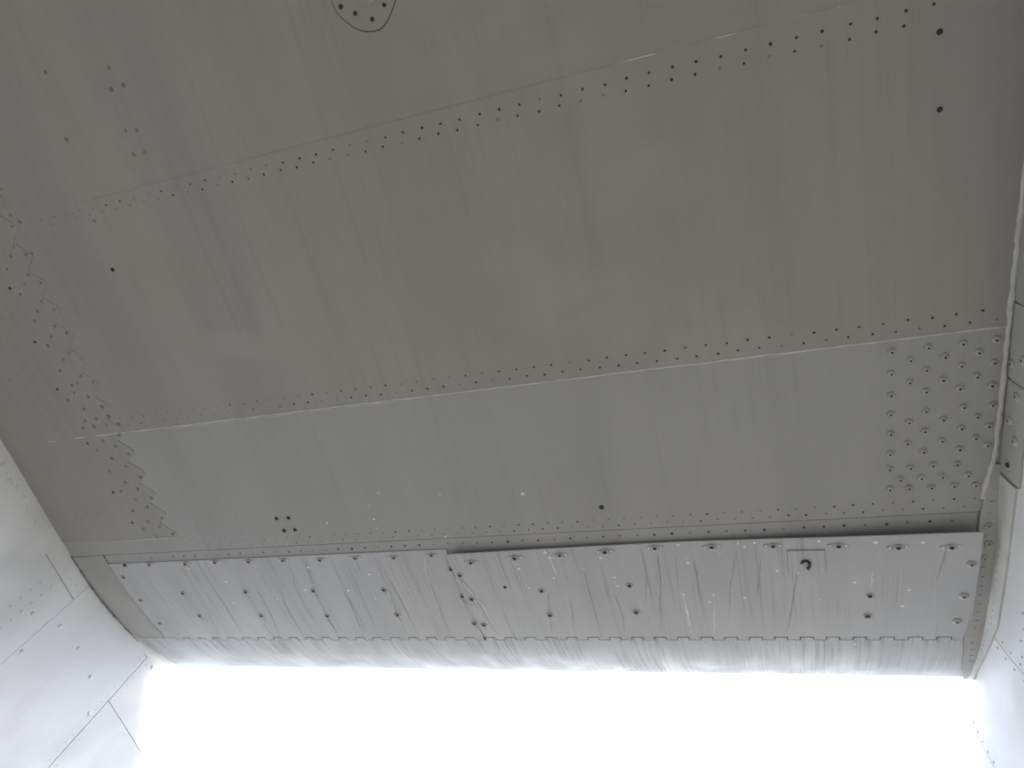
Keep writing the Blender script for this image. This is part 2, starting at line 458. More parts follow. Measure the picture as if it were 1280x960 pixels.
XS = -0.566                                   # joint between the two hinged panels
HP = 0.0225                                   # half pitch of the hinge tabs
PE = SH - 0.0065
def drop(x):                                  # how far the free edge of the right panel hangs open
    if x < XS: return 0.0
    return lerp_tab([(XS, 0.011), (-0.45, 0.008), (-0.30, 0.0055), (-0.12, 0.004), (0.05, 0.0085), (0.20, 0.0145), (0.34, 0.020)], x)
def pdrop(x, s):
    return drop(x) * max(0.0, min(1.0, (SH - s) / (SH - 0.775))) ** 1.15
def pedge(x): return 0.7675 if x < XS else lerp_tab([(XS, 0.7715), (-0.34, 0.7715), (-0.12, 0.7705), (0.10, 0.7690), (0.34, 0.7640)], x)
def panel(x0, x1, label):
    fa = lambda u, v: x0 + (x1 - x0) * u
    fb = lambda u, v: pedge(fa(u, v)) + (PE - pedge(fa(u, v))) * v
    o1 = lambda u, v: 0.0014 - 0.0011 * v + pdrop(fa(u, v), fb(u, v))
    o0 = lambda u, v: -0.0006 - 0.0011 * v + pdrop(fa(u, v), fb(u, v))
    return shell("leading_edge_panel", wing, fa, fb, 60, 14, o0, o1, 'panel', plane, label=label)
LP = panel(-1.432, XS - 0.0012, "closed left leading edge panel with dark rain streaks")
RP = panel(XS + 0.0012, 0.3365, "right leading edge panel hanging slightly open at its rear edge")
END = rect("end_strip", wing, -1.70, -1.4345, 0.743, PE, -0.002, 0.0002, 'fairing', plane, nv=10, label="short end strip between the left body and the panel")
def pw(x, s, off=0.0):
    return wing(x, s, off + 0.0014 - 0.0011 * (s - 0.77) / (PE - 0.77) + pdrop(x, s))

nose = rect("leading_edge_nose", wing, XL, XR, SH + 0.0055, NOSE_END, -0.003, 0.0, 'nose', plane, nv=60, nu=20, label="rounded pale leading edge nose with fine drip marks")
k = 0
x = -1.40
while x < 0.318:
    if x < XS < x + HP:
        x = XS + 0.002
    w = HP - 0.0016
    if k % 2 == 0:
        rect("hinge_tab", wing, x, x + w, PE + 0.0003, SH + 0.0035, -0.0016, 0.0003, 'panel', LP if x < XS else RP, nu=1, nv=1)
    else:
        rect("hinge_tab", wing, x, x + w, SH - 0.0040, SH + 0.0052, -0.003, 0.0002 + random.uniform(0, 0.0006), 'nose', nose, nu=1, nv=1)
    x += HP; k += 1
rect("nose_edge", wing, XL, -1.402, PE + 0.002, SH + 0.0052, -0.003, 0.0, 'nose', nose, nu=1, nv=1)
rect("nose_edge", wing, 0.322, 0.40, PE + 0.002, SH + 0.0052, -0.003, 0.0, 'nose', nose, nu=1, nv=1)
rect("hinge_backing", wing, XL, 0.38, PE - 0.004, SH + 0.011, -0.007, -0.0045, 'joint', plane, nv=2)  # dark backing added behind the hinge gaps to stop light leaks
up = rect("upper_skin", lambda a, b, o: Vector((a, b, prof(NOSE_END)[1] + EYE + 0.02 * (1 - max(0, b)) + o)), XL, XR, -3.4, prof(NOSE_END)[0] - 0.002, 0.0, 0.003, 'skin', plane, nu=2, nv=6)
rect("rear_closure", lambda a, b, o: Vector((a, -3.4 + o, b + EYE)), XL, XR, 1.003, 1.50, 0.0, 0.003, 'skin', plane, nu=2, nv=2)

# unseen run of the wing beyond the left body, added to shade the ground
for xa, xb in ((-7.0, -3.0),):
    vs_ = [(x_, prof(s_)[0], prof(s_)[1] + EYE) for s_ in [-3.4, -1.0, S0] + [S0 + (NOSE_END - S0) * i / 24 for i in range(1, 25)] for x_ in (xa, xb)]
    zt = prof(NOSE_END)[1] + EYE + 0.02
    vs_ += [(x_, -3.4, zt) for x_ in (xa, xb)]
    n_ = len(vs_) // 2
    fs = [(2 * i, 2 * i + 1, 2 * ((i + 1) % n_) + 1, 2 * ((i + 1) % n_)) for i in range(n_)]
    fs += [tuple(2 * i for i in range(n_)), tuple(2 * i + 1 for i in range(n_))[::-1]]
    me = bpy.data.meshes.new("unseen_outer_wing"); me.from_pydata(vs_, [], fs)
    bm = bmesh.new(); bm.from_mesh(me); bmesh.ops.recalc_face_normals(bm, faces=bm.faces); bm.to_mesh(me); bm.free()
    link("unseen_outer_wing", me, 'skin', plane)

# ------------------------------------------------------------------ measured positions on the wing: (span x, chord s) in metres
DOME = [(0.2207, 0.4551), (0.2193, 0.4897), (0.2183, 0.5244), (0.2173, 0.5564), (0.2166, 0.5904), (0.2152, 0.6251), (0.2142, 0.6521), (0.2139, 0.6897), (0.2443, 0.4716), (0.2432, 0.5069), (0.2414, 0.5729), (0.2391, 0.6089), (0.2427, 0.6525), (0.2285, 0.6726), (0.2403, 0.6896), (0.2671, 0.4547), (0.2645, 0.4895), (0.264, 0.5241), (0.264, 0.5563), (0.2624, 0.5901), (0.2607, 0.6253), (0.2732, 0.651), (0.2573, 0.6723), (0.2712, 0.6905), (0.2877, 0.4724), (0.2858, 0.508), (0.2866, 0.5729), (0.2849, 0.609), (0.2857, 0.6726), (0.3096, 0.4553), (0.3084, 0.4888), (0.307, 0.5242), (0.3125, 0.5555), (0.31, 0.5901), (0.3078, 0.6258), (0.3047, 0.6518), (0.3016, 0.6897), (0.3292, 0.4713), (0.3279, 0.5083), (0.3298, 0.5733), (0.3284, 0.6089), (0.32, 0.6723), (0.3496, 0.4547), (0.3482, 0.4896), (0.3464, 0.5244), (0.3481, 0.5563), (0.3446, 0.5904), (0.3436, 0.6227), (0.3302, 0.691)]
EDGE = [(-1.3846, 0.7674), (-1.3114, 0.7683), (-1.2092, 0.7706), (-1.1268, 0.7697), (-1.0378, 0.7716), (-0.9495, 0.7724), (-0.8593, 0.7756), (-0.7745, 0.7743), (-0.6871, 0.7775), (-0.6028, 0.7755), (-0.5197, 0.7898), (-0.4292, 0.7843), (-0.3404, 0.7829), (-0.255, 0.7798), (-0.1645, 0.7764), (-0.0667, 0.7784), (0.0331, 0.7795), (0.1335, 0.7818), (0.2206, 0.7869), (0.2945, 0.7879)]
MIDF = [(-1.4124, 0.8082), (-1.4109, 0.8852), (-1.4092, 0.9707), (-1.2701, 0.8647), (-1.0931, 0.8662), (-0.9155, 0.8679), (-0.7437, 0.8709), (-1.2692, 0.9439), (-1.0937, 0.9469), (-0.9187, 0.9498), (-0.7418, 0.9488), (-0.5729, 0.8187), (-0.5539, 0.828), (-0.5724, 0.8951), (-0.5513, 0.898), (-0.5732, 0.9807), (-0.5524, 0.9836), (-0.4706, 0.8662), (-0.3987, 0.8797), (-0.4003, 0.9538), (-0.2255, 0.8726), (-0.2265, 0.9484), (0.1805, 0.9078), (0.178, 0.9642), (0.3243, 0.8306), (0.3197, 0.909), (0.3159, 0.9796)]
FOUR = [(-0.9213, 0.6706), (-0.892, 0.6706), (-0.9157, 0.7014), (-0.8891, 0.7009), (-0.2445, 0.6913)]
LROOT = [(-1.2607, 0.3197), (-1.2911, 0.3503), (-1.2358, 0.3487), (-1.262, 0.3737), (-1.2139, 0.3742), (-1.2755, 0.3998), (-1.2437, 0.3987), (-1.2107, 0.3982), (-1.2904, 0.4148), (-1.2601, 0.4148), (-1.2261, 0.4152), (-1.1957, 0.4172), (-1.2105, 0.4406), (-1.2589, 0.4509), (-1.2343, 0.4656), (-1.285, 0.4693), (-1.26, 0.4925), (-1.2846, 0.5227), (-1.2106, 0.4874), (-1.2334, 0.5148), (-1.2103, 0.5444), (-1.2575, 0.5546), (-1.2828, 0.5742), (-1.234, 0.5719), (-1.2545, 0.5982), (-1.2108, 0.5964), (-1.2331, 0.6198), (-1.2787, 0.626), (-1.2109, 0.6504), (-1.2524, 0.6567), (-1.2755, 0.6759), (-1.2281, 0.6717), (-1.2495, 0.6977), (-1.2036, 0.6938)]
LROOT2 = [(-1.1883, -0.0603), (-1.1978, -0.0154), (-1.1837, 0.0001), (-1.2167, 0.0005), (-1.2155, 0.0277), (-1.1923, 0.0565), (-1.2391, 0.0577), (-1.2213, 0.0803), (-1.2668, 0.0822), (-1.199, 0.1155), (-1.2442, 0.1099), (-1.225, 0.1351), (-1.2761, 0.137), (-1.204, 0.162), (-1.2493, 0.1597), (-1.2276, 0.1838), (-1.2781, 0.1865)]
SMUDGE = [(-0.8648, -0.1838), (-0.9848, -0.2053), (-0.8771, -0.1548), (-0.8523, -0.155), (-0.8828, -0.0936), (-0.862, -0.089), (-0.8872, -0.0565), (-0.8648, -0.0543), (-1.004, -0.1054), (-1.0239, 0.0283)]
HOLES = [(-1.2852, 0.1091), (-1.295, 0.2193), (-1.3027, 0.3231), (-1.3022, 0.4518), (-1.3043, 0.5751), (-1.2967, 0.6566), (-1.0334, 0.1158), (0.2788, 0.0497), (0.2793, 0.1373)]
SPECK = [(-0.669, 0.6268), (-0.6985, 0.6546), (-0.6997, 0.6867), (-0.7006, 0.7085), (-0.8078, 0.6892), (-0.8034, 0.7477), (-0.7155, 0.757), (-0.6611, 0.7402), (-0.5605, 0.7371), (-0.5726, 0.7773), (-0.6358, 0.7741), (-0.6064, 0.7544), (-0.6342, 0.8193), (-0.6216, 0.8077), (-0.6658, 0.8617), (-0.659, 0.9357), (-0.7603, 0.8249), (-0.8286, 0.8688), (-0.773, 0.8952), (-0.5433, 0.6407), (-0.3828, 0.652), (-0.4209, 0.8701), (-0.429, 0.8178), (-0.4303, 0.8063), (-0.3677, 0.7796), (-0.3614, 0.7931), (-0.3582, 0.8232), (-0.3649, 0.8447), (-0.3032, 0.8257), (-0.2496, 0.8493), (-0.2481, 0.872), (-0.1906, 0.7736), (-0.265, 0.7993), (-0.2584, 0.7411), (-0.134, 0.7486), (-0.1238, 0.7759), (-0.1123, 0.8069), (-0.1114, 0.8197), (-0.13, 0.8999), (-0.1299, 0.9526), (-0.1311, 0.9748), (-0.3543, 0.7539), (-0.6648, 0.7513), (-0.1226, 0.7773), (-0.1126, 0.8076), (-0.1116, 0.8197), (-0.0549, 0.798), (-0.0226, 0.7763), (-0.0126, 0.7848), (0.0043, 0.7765), (0.0358, 0.842), (0.0315, 0.8678), (0.0705, 0.8471), (0.1028, 0.9154), (0.0916, 0.7991), (0.0846, 0.7747), (0.1049, 0.7759), (-0.0236, 0.911), (-0.0768, 0.9023), (-0.0859, 0.9214), (-0.1291, 0.8999), (-0.1311, 0.9482), (-0.1313, 0.9793), (-0.1304, 1.0072), (-0.0814, 0.9535), (-0.0884, 1.0076), (0.1572, 0.8726), (0.2314, 0.9359), (0.2396, 0.8929), (0.1888, 0.7802), (0.2556, 0.7818), (0.1841, 0.868), (-0.0501, 0.9804), (-0.8083, 0.6892), (-0.6983, 0.6547), (-0.6688, 0.6268), (-0.9229, 0.7358), (-1.129, 0.833), (-1.1449, 0.9001), (-1.052, 0.8684), (-1.0182, 0.8905), (-0.9875, 0.8991), (-0.9357, 0.8645), (-0.8982, 0.7998), (-0.8295, 0.8679), (-0.7597, 0.8241), (-1.2103, 0.7899), (-1.0021, 0.7716)]
STREAK =[
   [(-0.8075, 0.687), (-0.8037, 0.7415), (-0.8038, 0.7874), (-0.8005, 0.851), (-0.8086, 0.9496), (-0.821, 1.0303)] ,
   [(-0.8935, 0.7751), (-0.9082, 0.8427), (-0.9157, 0.9175), (-0.9205, 1.0014), (-0.9254, 1.036)] ,
   [(-0.9357, 0.7772), (-0.9537, 0.8501), (-0.9601, 0.9367), (-0.9597, 1.0241)] ,
   [(-0.9995, 0.7742), (-0.9959, 0.8487), (-1.0092, 0.9154), (-1.0168, 1.0007), (-1.019, 1.0359)] ,
   [(-1.0553, 0.856), (-1.067, 0.9559), (-1.0861, 1.0359)] ,
   [(-1.1751, 0.8332), (-1.1744, 0.9221), (-1.19, 1.0358)] ,
   [(-1.2304, 0.8407), (-1.2343, 0.9208), (-1.2571, 1.0357)] ,
   [(-1.2939, 0.8882), (-1.304, 0.9751), (-1.3073, 1.0357)] ,
   [(-0.8387, 0.8721), (-0.8377, 0.939), (-0.8453, 1.0245)] ,
   [(-1.0835, 0.8005), (-1.0942, 0.8835), (-1.0978, 0.9663), (-1.1074, 1.0359)] ,
   [(-0.6997, 0.6581), (-0.7001, 0.6976), (-0.7146, 0.7678), (-0.7171, 0.841), (-0.7159, 0.9126), (-0.7171, 0.9714), (-0.7184, 1.0305)] ,
   [(-0.618, 0.7804), (-0.6275, 0.8196), (-0.631, 0.8698), (-0.6358, 0.9429), (-0.6426, 1.0251)] ,
   [(-0.7251, 0.8493), (-0.7371, 0.9027), (-0.7424, 0.9711), (-0.7494, 1.0248)] ,
   [(-0.5527, 0.843), (-0.5416, 0.8814), (-0.5384, 0.9353), (-0.5365, 0.994), (-0.5313, 1.0254)] ,
   [(-0.8411, 0.872), (-0.8433, 0.929), (-0.8556, 1.0245)] ,
   [(-0.9233, 0.9528), (-0.9207, 1.0127)] ,
   [(-0.388, 0.8862), (-0.4038, 0.9756), (-0.4134, 1.0258)] ,
   [(-0.3467, 0.9043), (-0.3548, 0.9668), (-0.3647, 1.0364)] ,
   [(-0.304, 0.8294), (-0.3046, 0.8888), (-0.3072, 0.9583), (-0.3114, 1.0313)] ,
   [(-0.3643, 0.7856), (-0.3582, 0.8232), (-0.366, 0.8703)] ,
   [(-0.1891, 0.7806), (-0.1875, 0.8382), (-0.203, 0.9167)] ,
   [(-0.1636, 0.7889), (-0.1665, 0.8617), (-0.1806, 0.9429), (-0.1859, 1.0265)] ,
   [(-0.0986, 0.8347), (-0.1038, 0.9193)] ,
   [(-0.1314, 0.8045), (-0.1363, 0.8783)] ,
   [(-0.2583, 0.8902), (-0.2537, 0.9592), (-0.2614, 1.0162)] ,
   [(-0.1611, 0.796), (-0.1656, 0.8618), (-0.1768, 0.9174), (-0.1791, 1.0069)] ,
   [(-0.1003, 0.8131), (-0.1016, 0.8873)] ,
   [(-0.0271, 0.7961), (-0.0457, 0.8815), (-0.0564, 0.9626)] ,
   [(0.0111, 0.8116), (-0.0016, 0.9061)] ,
   [(0.2889, 0.8003), (0.278, 0.8718)] ,
   [(0.067, 0.849), (0.0546, 0.9396), (0.0429, 1.0178)] ,
]
WSTREAK =[
   [(-0.13, 0.9186), (-0.1312, 0.9613), (-0.1317, 1.0169)] ,
   [(-0.079, 0.9366), (-0.0889, 1.0171)] ,
   [(0.1842, 0.8472), (0.1816, 0.8894)] ,
   [(-0.6997, 0.6581), (-0.701, 0.6903), (-0.7018, 0.712)] ,
   [(-0.5539, 0.8471), (-0.5328, 0.9171), (-0.5318, 0.9789)] ,
   [(-0.618, 0.7804), (-0.6289, 0.8236), (-0.63, 0.857)] ,
   [(-0.1298, 0.8983), (-0.1299, 0.9526), (-0.1291, 1.0025)] ,
   [(-0.3614, 0.7857), (-0.3588, 0.8387)] ,
]
# --- fasteners
ME = {}
ME['dome'] = lathe("domed_rivet", [(0.0078, -0.0003), (0.0076, 0.0014), (0.0066, 0.0036), (0.0046, 0.0054), (0.0024, 0.0060), (0.0022, 0.0046), (0, 0.0044)], 14, ['head', 'dark'], [0, 0, 0, 0, 1, 1])
ME['bolt'] = lathe("dark_bolt", [(0.0085, -0.0003), (0.0082, 0.0009), (0.0060, 0.0012), (0.0056, 0.0002), (0.0050, 0.0030), (0.0032, 0.0042), (0, 0.0040)], 14, ['head', 'dark'], [0, 0, 1, 1, 1, 1])
ME['ring'] = lathe("cup_washer_screw", [(0.0098, -0.0003), (0.0092, 0.0020), (0.0070, 0.0026), (0.0052, 0.0012), (0.0042, 0.0010), (0, 0.0014)], 16, ['head', 'dark'], [0, 0, 0, 1, 1])
ME['pale'] = lathe("pale_screw", [(0.0080, -0.0003), (0.0076, 0.0016), (0.0050, 0.0032), (0.0024, 0.0036), (0, 0.0030)], 14, ['head', 'dark'], [0, 0, 0, 1])
ME['tiny'] = lathe("small_dark_screw", [(0.0046, -0.0003), (0.0040, 0.0010), (0.0022, 0.0014), (0, 0.0010)], 10, ['dark'], [0, 0, 0])
ME['flush'] = lathe("flush_rivet", [(0.0036, -0.0003), (0.0032, 0.0004), (0.0018, 0.0006), (0, 0.0006)], 10, ['faint'], [0, 0, 0])
ME['wallscrew'] = lathe("painted_wall_screw", [(0.0046, -0.0003), (0.0040, 0.0005), (0.0024, 0.0007), (0, 0.0006)], 12, ['flange'], [0, 0, 0])
def winged():
    """lozenge base plate with a screw in the middle"""
    bm = bmesh.new()
    out = []
    for k in range(20):
        a = 2 * math.pi * k / 20
        rx, ry = 0.0205, 0.0072
        px_ = rx * abs(math.cos(a)) ** 1.35 * (1 if math.cos(a) >= 0 else -1)
        out.append((px_, ry * math.sin(a)))
    lo = [bm.verts.new((a, b, -0.0003)) for a, b in out]
    hi = [bm.verts.new((a * .93, b * .9, 0.0014)) for a, b in out]
    for k in range(20): bm.faces.new((lo[k], lo[(k + 1) % 20], hi[(k + 1) % 20], hi[k]))
    bm.faces.new(hi)
    n0 = len(bm.faces)
    rings = []
    for r_, h_ in ((0.0072, 0.0013), (0.0070, 0.0034), (0.0046, 0.0046), (0.0028, 0.0048)):
        rings.append([bm.verts.new((r_ * math.cos(2 * math.pi * j / 14), r_ * math.sin(2 * math.pi * j / 14), h_)) for j in range(14)])
    fd = []
    for q, (ra, rb) in enumerate(zip(rings, rings[1:])):
        for j in range(14):
            f = bm.faces.new((ra[j], ra[(j + 1) % 14], rb[(j + 1) % 14], rb[j]))
            if q == 2: fd.append(f)
    fd.append(bm.faces.new(rings[-1]))
    for f in fd: f.material_index = 1
    # two small rivets holding the lozenge
    for sx in (-0.0145, 0.0145):
        rv = [bm.verts.new((sx + 0.0019 * math.cos(2 * math.pi * j / 8), 0.0019 * math.sin(2 * math.pi * j / 8), 0.0022)) for j in range(8)]
        rb_ = [bm.verts.new((sx + 0.0024 * math.cos(2 * math.pi * j / 8), 0.0024 * math.sin(2 * math.pi * j / 8), 0.0013)) for j in range(8)]
        for j in range(8): bm.faces.new((rb_[j], rb_[(j + 1) % 8], rv[(j + 1) % 8], rv[j])).material_index = 2
        bm.faces.new(rv).material_index = 2
    me = bpy.data.meshes.new("winged_fastener"); bm.to_mesh(me); bm.free()
    for k_ in ('head', 'dark', 'chalk'): me.materials.append(M[k_])
    return me
ME['wing'] = winged()
UP = R(180)
def on(S, Sn, key, parent, pts, name, off=0.0, sc=1.0, jit=0.08, spin=None):
    for a, b in pts:
        place(name, ME[key], parent, S(a, b, off(a, b) if callable(off) else off), Sn(a, b), random.uniform(0, 6.28) if spin is None else spin, sc * (1 + random.uniform(-jit, jit)))
on(wing, wing_n, 'dome', fwd, DOME, "rivet", 0.0, 0.72)
on(wing, wing_n, 'flush', dbl, LROOT, "rivet", dbl_off, 1.2, 0.2)
on(wing, wing_n, 'flush', dbl, [(x, y) for x, y in LROOT2 if x < -1.28], "rivet", dbl_off, 1.2, 0.25)
on(wing, wing_n, 'flush', mid, [(x, y) for x, y in LROOT2 if x >= -1.2], "rivet", 0.0016, 0.95, 0.25)
on(wing, wing_n, 'tiny', dbl, [p for p in HOLES if p[0] < -1.25], "screw", dbl_off, 0.7)
on(wing, wing_n, 'tiny', mid, [p for p in HOLES if p[0] > -1.25], "screw", 0.0016, 0.85)
for x, s in SMUDGE:
    on(wing, wing_n, 'flush', dbl if x < -1.225 else (aft if s < -0.006 else mid), [(x, s)], "rivet", dbl_off if x < -1.225 else 0.0016, 1.0, 0.2)
for x, s in FOUR[:4]: on(wing, wing_n, 'bolt', fwd, [(x, s)], "screw", 0.0, 0.72)
on(wing, wing_n, 'tiny', fwd, FOUR[4:], "screw", 0.0, 1.15)
zr = []
for t_ in tips:
    if -0.40 < t_ < 0.36:
        zr += [(-1.206, t_ - 0.004), (-1.226, t_ - 0.022), (-1.246, t_ - 0.006), (-1.268, t_ + 0.012)]
on(wing, wing_n, 'flush', dbl, [(x + random.uniform(-.003, .003), s + random.uniform(-.003, .003)) for x, s in zr], "rivet", dbl_off, 1.05, 0.2)
# faint small rivets of the doubler field
fld = []
for cx in (-1.34, -1.375, -1.41, -1.445, -1.48):
    y = -0.3
    while y < 0.69:
        if random.random() < 0.75: fld.append((cx + random.uniform(-.003, .003), y))
        y += 0.042
dots("rivet_row", wing, wing_n, fld, 0.0021, 0.0003, 'faint', dbl, off=dbl_off)
def pwn(x, s): return wing_n(x, s)
for x, s in EDGE:
    par = LP if x < XS else RP
    on(pw, pwn, 'wing' if x > -1.36 else 'bolt', par, [(x, s + 0.004)], "fastener", 0.0, 0.82 if x > XS else 0.74, 0.06, spin=random.uniform(-0.08, 0.08))
KIND = {}
for i, (x, s) in enumerate(MIDF):
    par = LP if x < XS else RP
    key = 'ring'
    if x > 0.05: key = 'ring' if x < 0.30 else 'pale'
    elif x > -0.42: key = 'ring'
    elif -0.46 < x < -0.42 or (x > -0.50): key = 'tiny'
    sc = 1.0 if key == 'pale' else 0.78
    if key == 'tiny': sc = 0.85
    if x < -1.38: sc, par = 0.62, LP
    on(pw, pwn, key, par, [(x, s)], "screw", 0.0, sc)
# grime washed forward from the screws of the left panel
tails = []
for x, s in MIDF:
    if -1.35 < x < -0.5:
        tails += [[(x - 0.001, s + 0.004), (x + 0.0006, s + 0.012), (x + 0.001, s + random.uniform(0.016, 0.028))]]
TAILS = tails
for y_, z_ in ((0.788, 0.863), (0.859, 0.898), (0.841, 0.805), (0.935, 0.906), (1.015, 0.895), (1.084, 0.849), (1.135, 1.034)):
    place("screw", ME['wallscrew'], LB, left(y_, z_, T + (0.0012 if y_ < 0.83 else 0.0)), left_n(y_, z_), 0.0, 1.25)
# latch plate with a hooked catch
rect("latch_gasket", pw, 0.0538, 0.1132, 0.7938, 0.8472, -0.0005, 0.0008, 'seam', RP, nu=4, nv=4)
lat = rect("latch_plate", pw, 0.055, 0.112, 0.795, 0.846, -0.0005, 0.0024, 'panel', RP, nu=4, nv=4)
hk = [(0.0, 0.0), (0.003, 0.006), (0.009, 0.008), (0.014, 0.003), (0.013, -0.004), (0.010, -0.010)]
tube("latch_hook", [pw(0.0745 + a, 0.824 - b, 0.003 + 0.0005 * i) for i, (a, b) in enumerate(hk)], [0.0016, 0.0022, 0.0026, 0.0026, 0.0024, 0.0030], 'dark', RP, 8)
on(pw, pwn, 'tiny', RP, [(0.078, 0.821)], "screw", 0.0012, 0.9)

# --- rain streaks and spatter lying on the panels
def ribbons(name, polys, w, material, parent, S, off=0.0003):
    vs_, fs = [], []
    for pl in polys:
        pts = []
        for (xa, sa), (xb, sb) in zip(pl, pl[1:]):
            n = max(2, int(abs(sb - sa) / 0.008))
            for i in range(n): pts.append((xa + (xb - xa) * i / n + random.uniform(-.0009, .0009), sa + (sb - sa) * i / n))
        pts.append(pl[-1])
        base = len(vs_)
        ww = w * random.uniform(0.6, 1.15)
        for i, (x_, s_) in enumerate(pts):
            e = i / (len(pts) - 1)
            h = ww * (0.35 + 0.65 * math.sin(math.pi * min(1, e * 1.1 + 0.05)) ** 0.5) * random.uniform(0.7, 1.2) if e < 0.98 else ww * 0.3
            vs_ += [tuple(S(x_ - h, s_, off)), tuple(S(x_ + h, s_, off))]
        for i in range(len(pts) - 1):
            b_ = base + 2 * i
            fs.append((b_, b_ + 1, b_ + 3, b_ + 2))
    me = bpy.data.meshes.new(name); me.from_pydata(vs_, [], fs)
    return link(name, me, material, parent, kind="stuff")
def cut(polys, f):
    out = []
    for pl in polys:
        q = [p for p in pl if f(p)]
        if len(q) > 1: out.append(q)
    return out
clampS = lambda pls: [[(x, min(s, PE - 0.001)) for x, s in pl] for pl in pls]
inP = lambda p: p[1] > 0.775
ribbons("rain_streaks", [p for p in cut(clampS(STREAK), inP) if p[0][0] < XS and p[-1][0] < XS], 0.0008, 'grime', LP, pw)
ribbons("rain_streaks", [p for p in cut(clampS(STREAK), inP) if p[0][0] > XS], 0.0008, 'grime', RP, pw)
ribbons("rain_streaks", cut(STREAK, lambda p: p[1] < 0.74), 0.0008, 'grime', fwd, wing)
ribbons("grime_tails", [t_ for t_ in TAILS if t_[0][0] < XS], 0.0024, 'grime', LP, pw, 0.0004)
ribbons("grime_tails", [t_ for t_ in TAILS if t_[0][0] > XS], 0.0020, 'grime', RP, pw, 0.0004)
ribbons("white_runs", [p for p in cut(WSTREAK, inP) if p[0][0] > XS and p[-1][0] > XS], 0.0011, 'chalk', RP, pw, 0.0005)
ribbons("white_runs", [p for p in cut(WSTREAK, inP) if p[0][0] < XS and p[-1][0] < XS], 0.0011, 'chalk', LP, pw, 0.0005)
sp = list(SPECK)
spn = lambda f: [p for p in sp if f(p)]
dots("white_spatter", pw, pwn, spn(lambda p: p[0] < XS and 0.775 < p[1] < PE), 0.0026, 0.0006, 'chalk', LP, jit=0.5)
dots("white_spatter", pw, pwn, spn(lambda p: p[0] > XS and 0.775 < p[1] < PE), 0.0026, 0.0006, 'chalk', RP, jit=0.5)
dots("white_spatter", wing, wing_n, spn(lambda p: p[1] < 0.74), 0.0024, 0.0006, 'chalk', fwd, jit=0.5)
dots("white_spatter", wing, wing_n, [(random.uniform(-0.15, 0.25), SH + random.uniform(0.0, 0.05)) for k in range(16)], 0.0022, 0.0004, 'chalk', nose, jit=0.5)

# --- oval access cover on the aft skin
def cover():
    key = [(-0.464, -0.190), (-0.462, -0.160), (-0.440, -0.134), (-0.418, -0.1255), (-0.402, -0.127), (-0.386, -0.139), (-0.366, -0.165), (-0.352, -0.200),
           (-0.356, -0.235), (-0.378, -0.262), (-0.405, -0.272), (-0.432, -0.262), (-0.455, -0.225)]
    pts = []
    n = len(key)
    for i in range(n):
        p0, p1, p2, p3 = (Vector(key[(i + d) % n]) for d in (-1, 0, 1, 2))
        for t_ in (0, .25, .5, .75):
            pts.append(0.5 * ((2 * p1) + (p2 - p0) * t_ + (2 * p0 - 5 * p1 + 4 * p2 - p3) * t_ ** 2 + (3 * p1 - p0 - 3 * p2 + p3) * t_ ** 3))
    c = Vector((-0.41, -0.2))
    def plate(name, k, off0, off1, m, parent):
        vs_ = [tuple(wing(*(c + (p - c) * k), off1)) for p in pts] + [tuple(wing(*(c + (p - c) * k), off0)) for p in pts]
        L = len(pts)
        fs = [tuple(range(L))] + [(i, (i + 1) % L, L + (i + 1) % L, L + i) for i in range(L)]
        me = bpy.data.meshes.new(name); me.from_pydata(vs_, [], fs)
        bm = bmesh.new(); bm.from_mesh(me); bmesh.ops.recalc_face_normals(bm, faces=bm.faces); bm.to_mesh(me); bm.free()
        return link(name, me, m, parent)
    o = plate("access_cover", 1.0, 0.0008, 0.0022, 'skin', plane)
    o["label"] = "rounded access cover with screws near the top"
    plate("cover_gasket", 1.022, 0.0008, 0.0014, 'liner', o)
    rect("cover_tab", wing, -0.424, -0.402, -0.195, -0.157, 0.002, 0.0042, 'skin', o, nu=1, nv=1)
    on(wing, wing_n, 'tiny', o, [(-0.454, -0.165), (-0.436, -0.152), (-0.414, -0.139), (-0.391, -0.151), (-0.370, -0.19), (-0.455, -0.20), (-0.375, -0.235), (-0.43, -0.25)], "screw", 0.0022, 0.75)
cover()

# --- grimy seal in the corner at the left body
def wall_x(s):
    y, z, a = prof(s)
    return left(y, z).x
sl = [0.738 + 0.006 * k for k in range(72)]
tube("seal_strip", [Vector((left(prof(s)[0], prof(s)[1]).x + 0.004, prof(s)[0], prof(s)[1] + EYE - 0.001)) for s in sl],
     [random.uniform(0.0014, 0.0028) * (1.2 if 0.78 < s < 0.95 else 0.7) for s in sl], 'seal', plane, 8, label="dark cracked seal in the corner by the left body")
def fillet(name, s0, s1, r, m, parent, **k):
    def S(a, s, o):                           # concave quarter round between the wall and the wing
        y, z, sl_ = prof(s)
        wx = left(y, z).x
        rr = r * max(0.12, min(1.0, (s - s0) / (0.25 * (s1 - s0))))
        c_ = Vector((wx + rr, y, z + EYE)) + Vector((0, math.sin(sl_), -math.cos(sl_))) * rr
        nrm = Vector((0, math.sin(sl_), -math.cos(sl_)))
        return c_ + (Vector((-1, 0, 0)) * math.cos(a) - nrm * math.sin(a)) * (rr - o)
    return rect(name, S, R(2), R(88), s0, s1, -0.002, 0.001, m, parent, nu=8, nv=30, **k)
fillet("corner_fillet", 0.97, 1.62, 0.020, 'white', plane, label="smooth fillet between left body and leading edge")
rect("slit", wing, -1.4350, -1.4328, 0.742, 0.79, -0.001, 0.0005, 'seal', END, nu=1, nv=2)

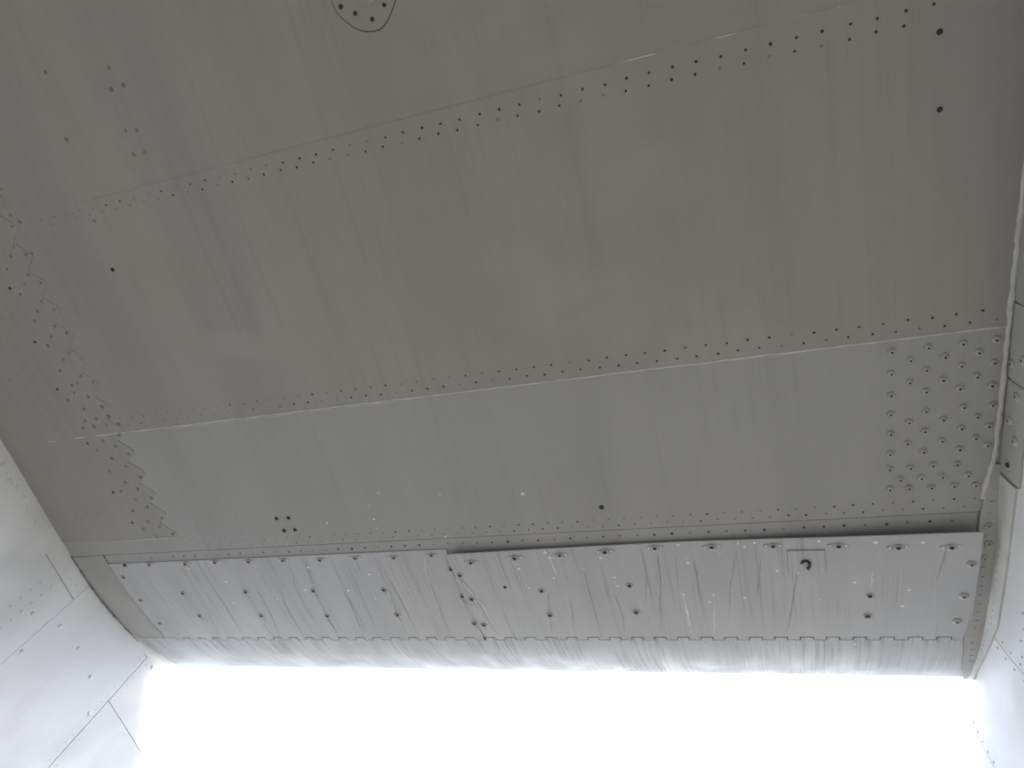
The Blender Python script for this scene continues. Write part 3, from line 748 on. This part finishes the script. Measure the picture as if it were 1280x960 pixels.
# --- right root: sealant bead, fairing strip, flange plates
ATAB = [(-0.6, 0.386), (0.20, 0.3745), (0.46, 0.3625), (0.55, 0.3585), (0.64, 0.3540), (0.70, 0.342), (0.755, 0.3355), (0.85, 0.334), (0.95, 0.334), (1.03, 0.331), (1.10, 0.336), (1.18, 0.346), (1.30, 0.37)]
sb = [-0.5 + 0.0085 * k for k in range(144)]
tube("sealant_bead", [wing(lerp_tab(ATAB, s) + random.uniform(-.0007, .0007), s, 0.001) for s in sb], [random.uniform(0.0030, 0.0046) for s in sb], 'bead', plane, 8, label="pale lumpy sealant bead along the right wing root")
fs_ = shell("fairing_strip", wing, lambda u, v: (lerp_tab(ATAB, 0.655 + 0.60 * v) + 0.0008) * (1 - u) + 0.385 * u, lambda u, v: 0.655 + 0.60 * v, 3, 40, -0.001, 0.0042, 'fairing', plane,
            label="grey fairing strip at the right wing root")
CT = [(a, old(b)) for a, b in ((0.2, 0.9), (0.62, 0.5), (0.85, 0.45), (0.97, 1.0), (1.06, 2.4), (1.16, 4.4))]
BT = [(a, old(b)) for a, b in ((0.2, -3.4), (0.62, -3.2), (0.82, -2.2), (0.96, -1.2), (1.06, 1.0), (1.14, 3.2), (1.16, 3.6))]
fl_ = shell("flange_strip", body, lambda u, v: 0.672 + 0.488 * v, lambda u, v: lerp_tab(CT, 0.672 + 0.488 * v) * (1 - u) + lerp_tab(BT, 0.672 + 0.488 * v) * u, 3, 40, 0.0, 0.0055, 'flange', plane,
            label="pale curved flange strip on the right body")
for y0, y1 in ((-0.3, 0.40), (0.403, 0.512), (0.516, 0.668)):
    rect("flange_plate", body, y0, y1, old(-3.3), old(1.6), 0.0, 0.0045, 'fairing', RB, nu=6, nv=3)
for y, d in ((0.475, -2.3), (0.49, -0.8), (0.532, -1.9), (0.60, -2.2), (0.575, -1.2)):
    place("bolt", ME['pale'], RB, body(y, old(d), 0.0045), body_n(y, old(d)), 0.3, 0.85)
place("bolt", ME['bolt'], RB, body(0.645, old(-1.6), 0.0045), body_n(0.645, old(-1.6)), 0.3, 0.75)
tube("plate_edge", [body(0.6695, old(-3.2 + 0.6 * k), 0.004) for k in range(9)], 0.0009, 'seal', RB, 6)
dots("rivet_row", wing, wing_n, [(lerp_tab(ATAB, s) + 0.012, s) for s in [0.70 + 0.0215 * k for k in range(20)]], 0.0028, 0.0012, 'fairing', fs_, off=0.0042)
fr = [0.70 + 0.017 * k for k in range(25)]
dots("rivet_row", body, body_n, [(y, 0.5 * (lerp_tab(CT, y) + lerp_tab(BT, y))) for y in fr], 0.0020, 0.0008, 'flange', fl_, off=0.0055)
for x, s in ((0.3485, 0.765), (0.350, 0.80), (0.3455, 0.83)):
    place("bolt", ME['pale'], fs_, wing(x, s, 0.0042), wing_n(x, s), 0, 0.75)
bd = [0.74 + 0.008 * k for k in range(55)]
tube("sealant_line", [wing(lerp_tab(ATAB, s) - 0.0005, s, 0.0005) for s in bd], [random.uniform(0.0004, 0.0008) for s in bd], 'seam', fs_, 6)
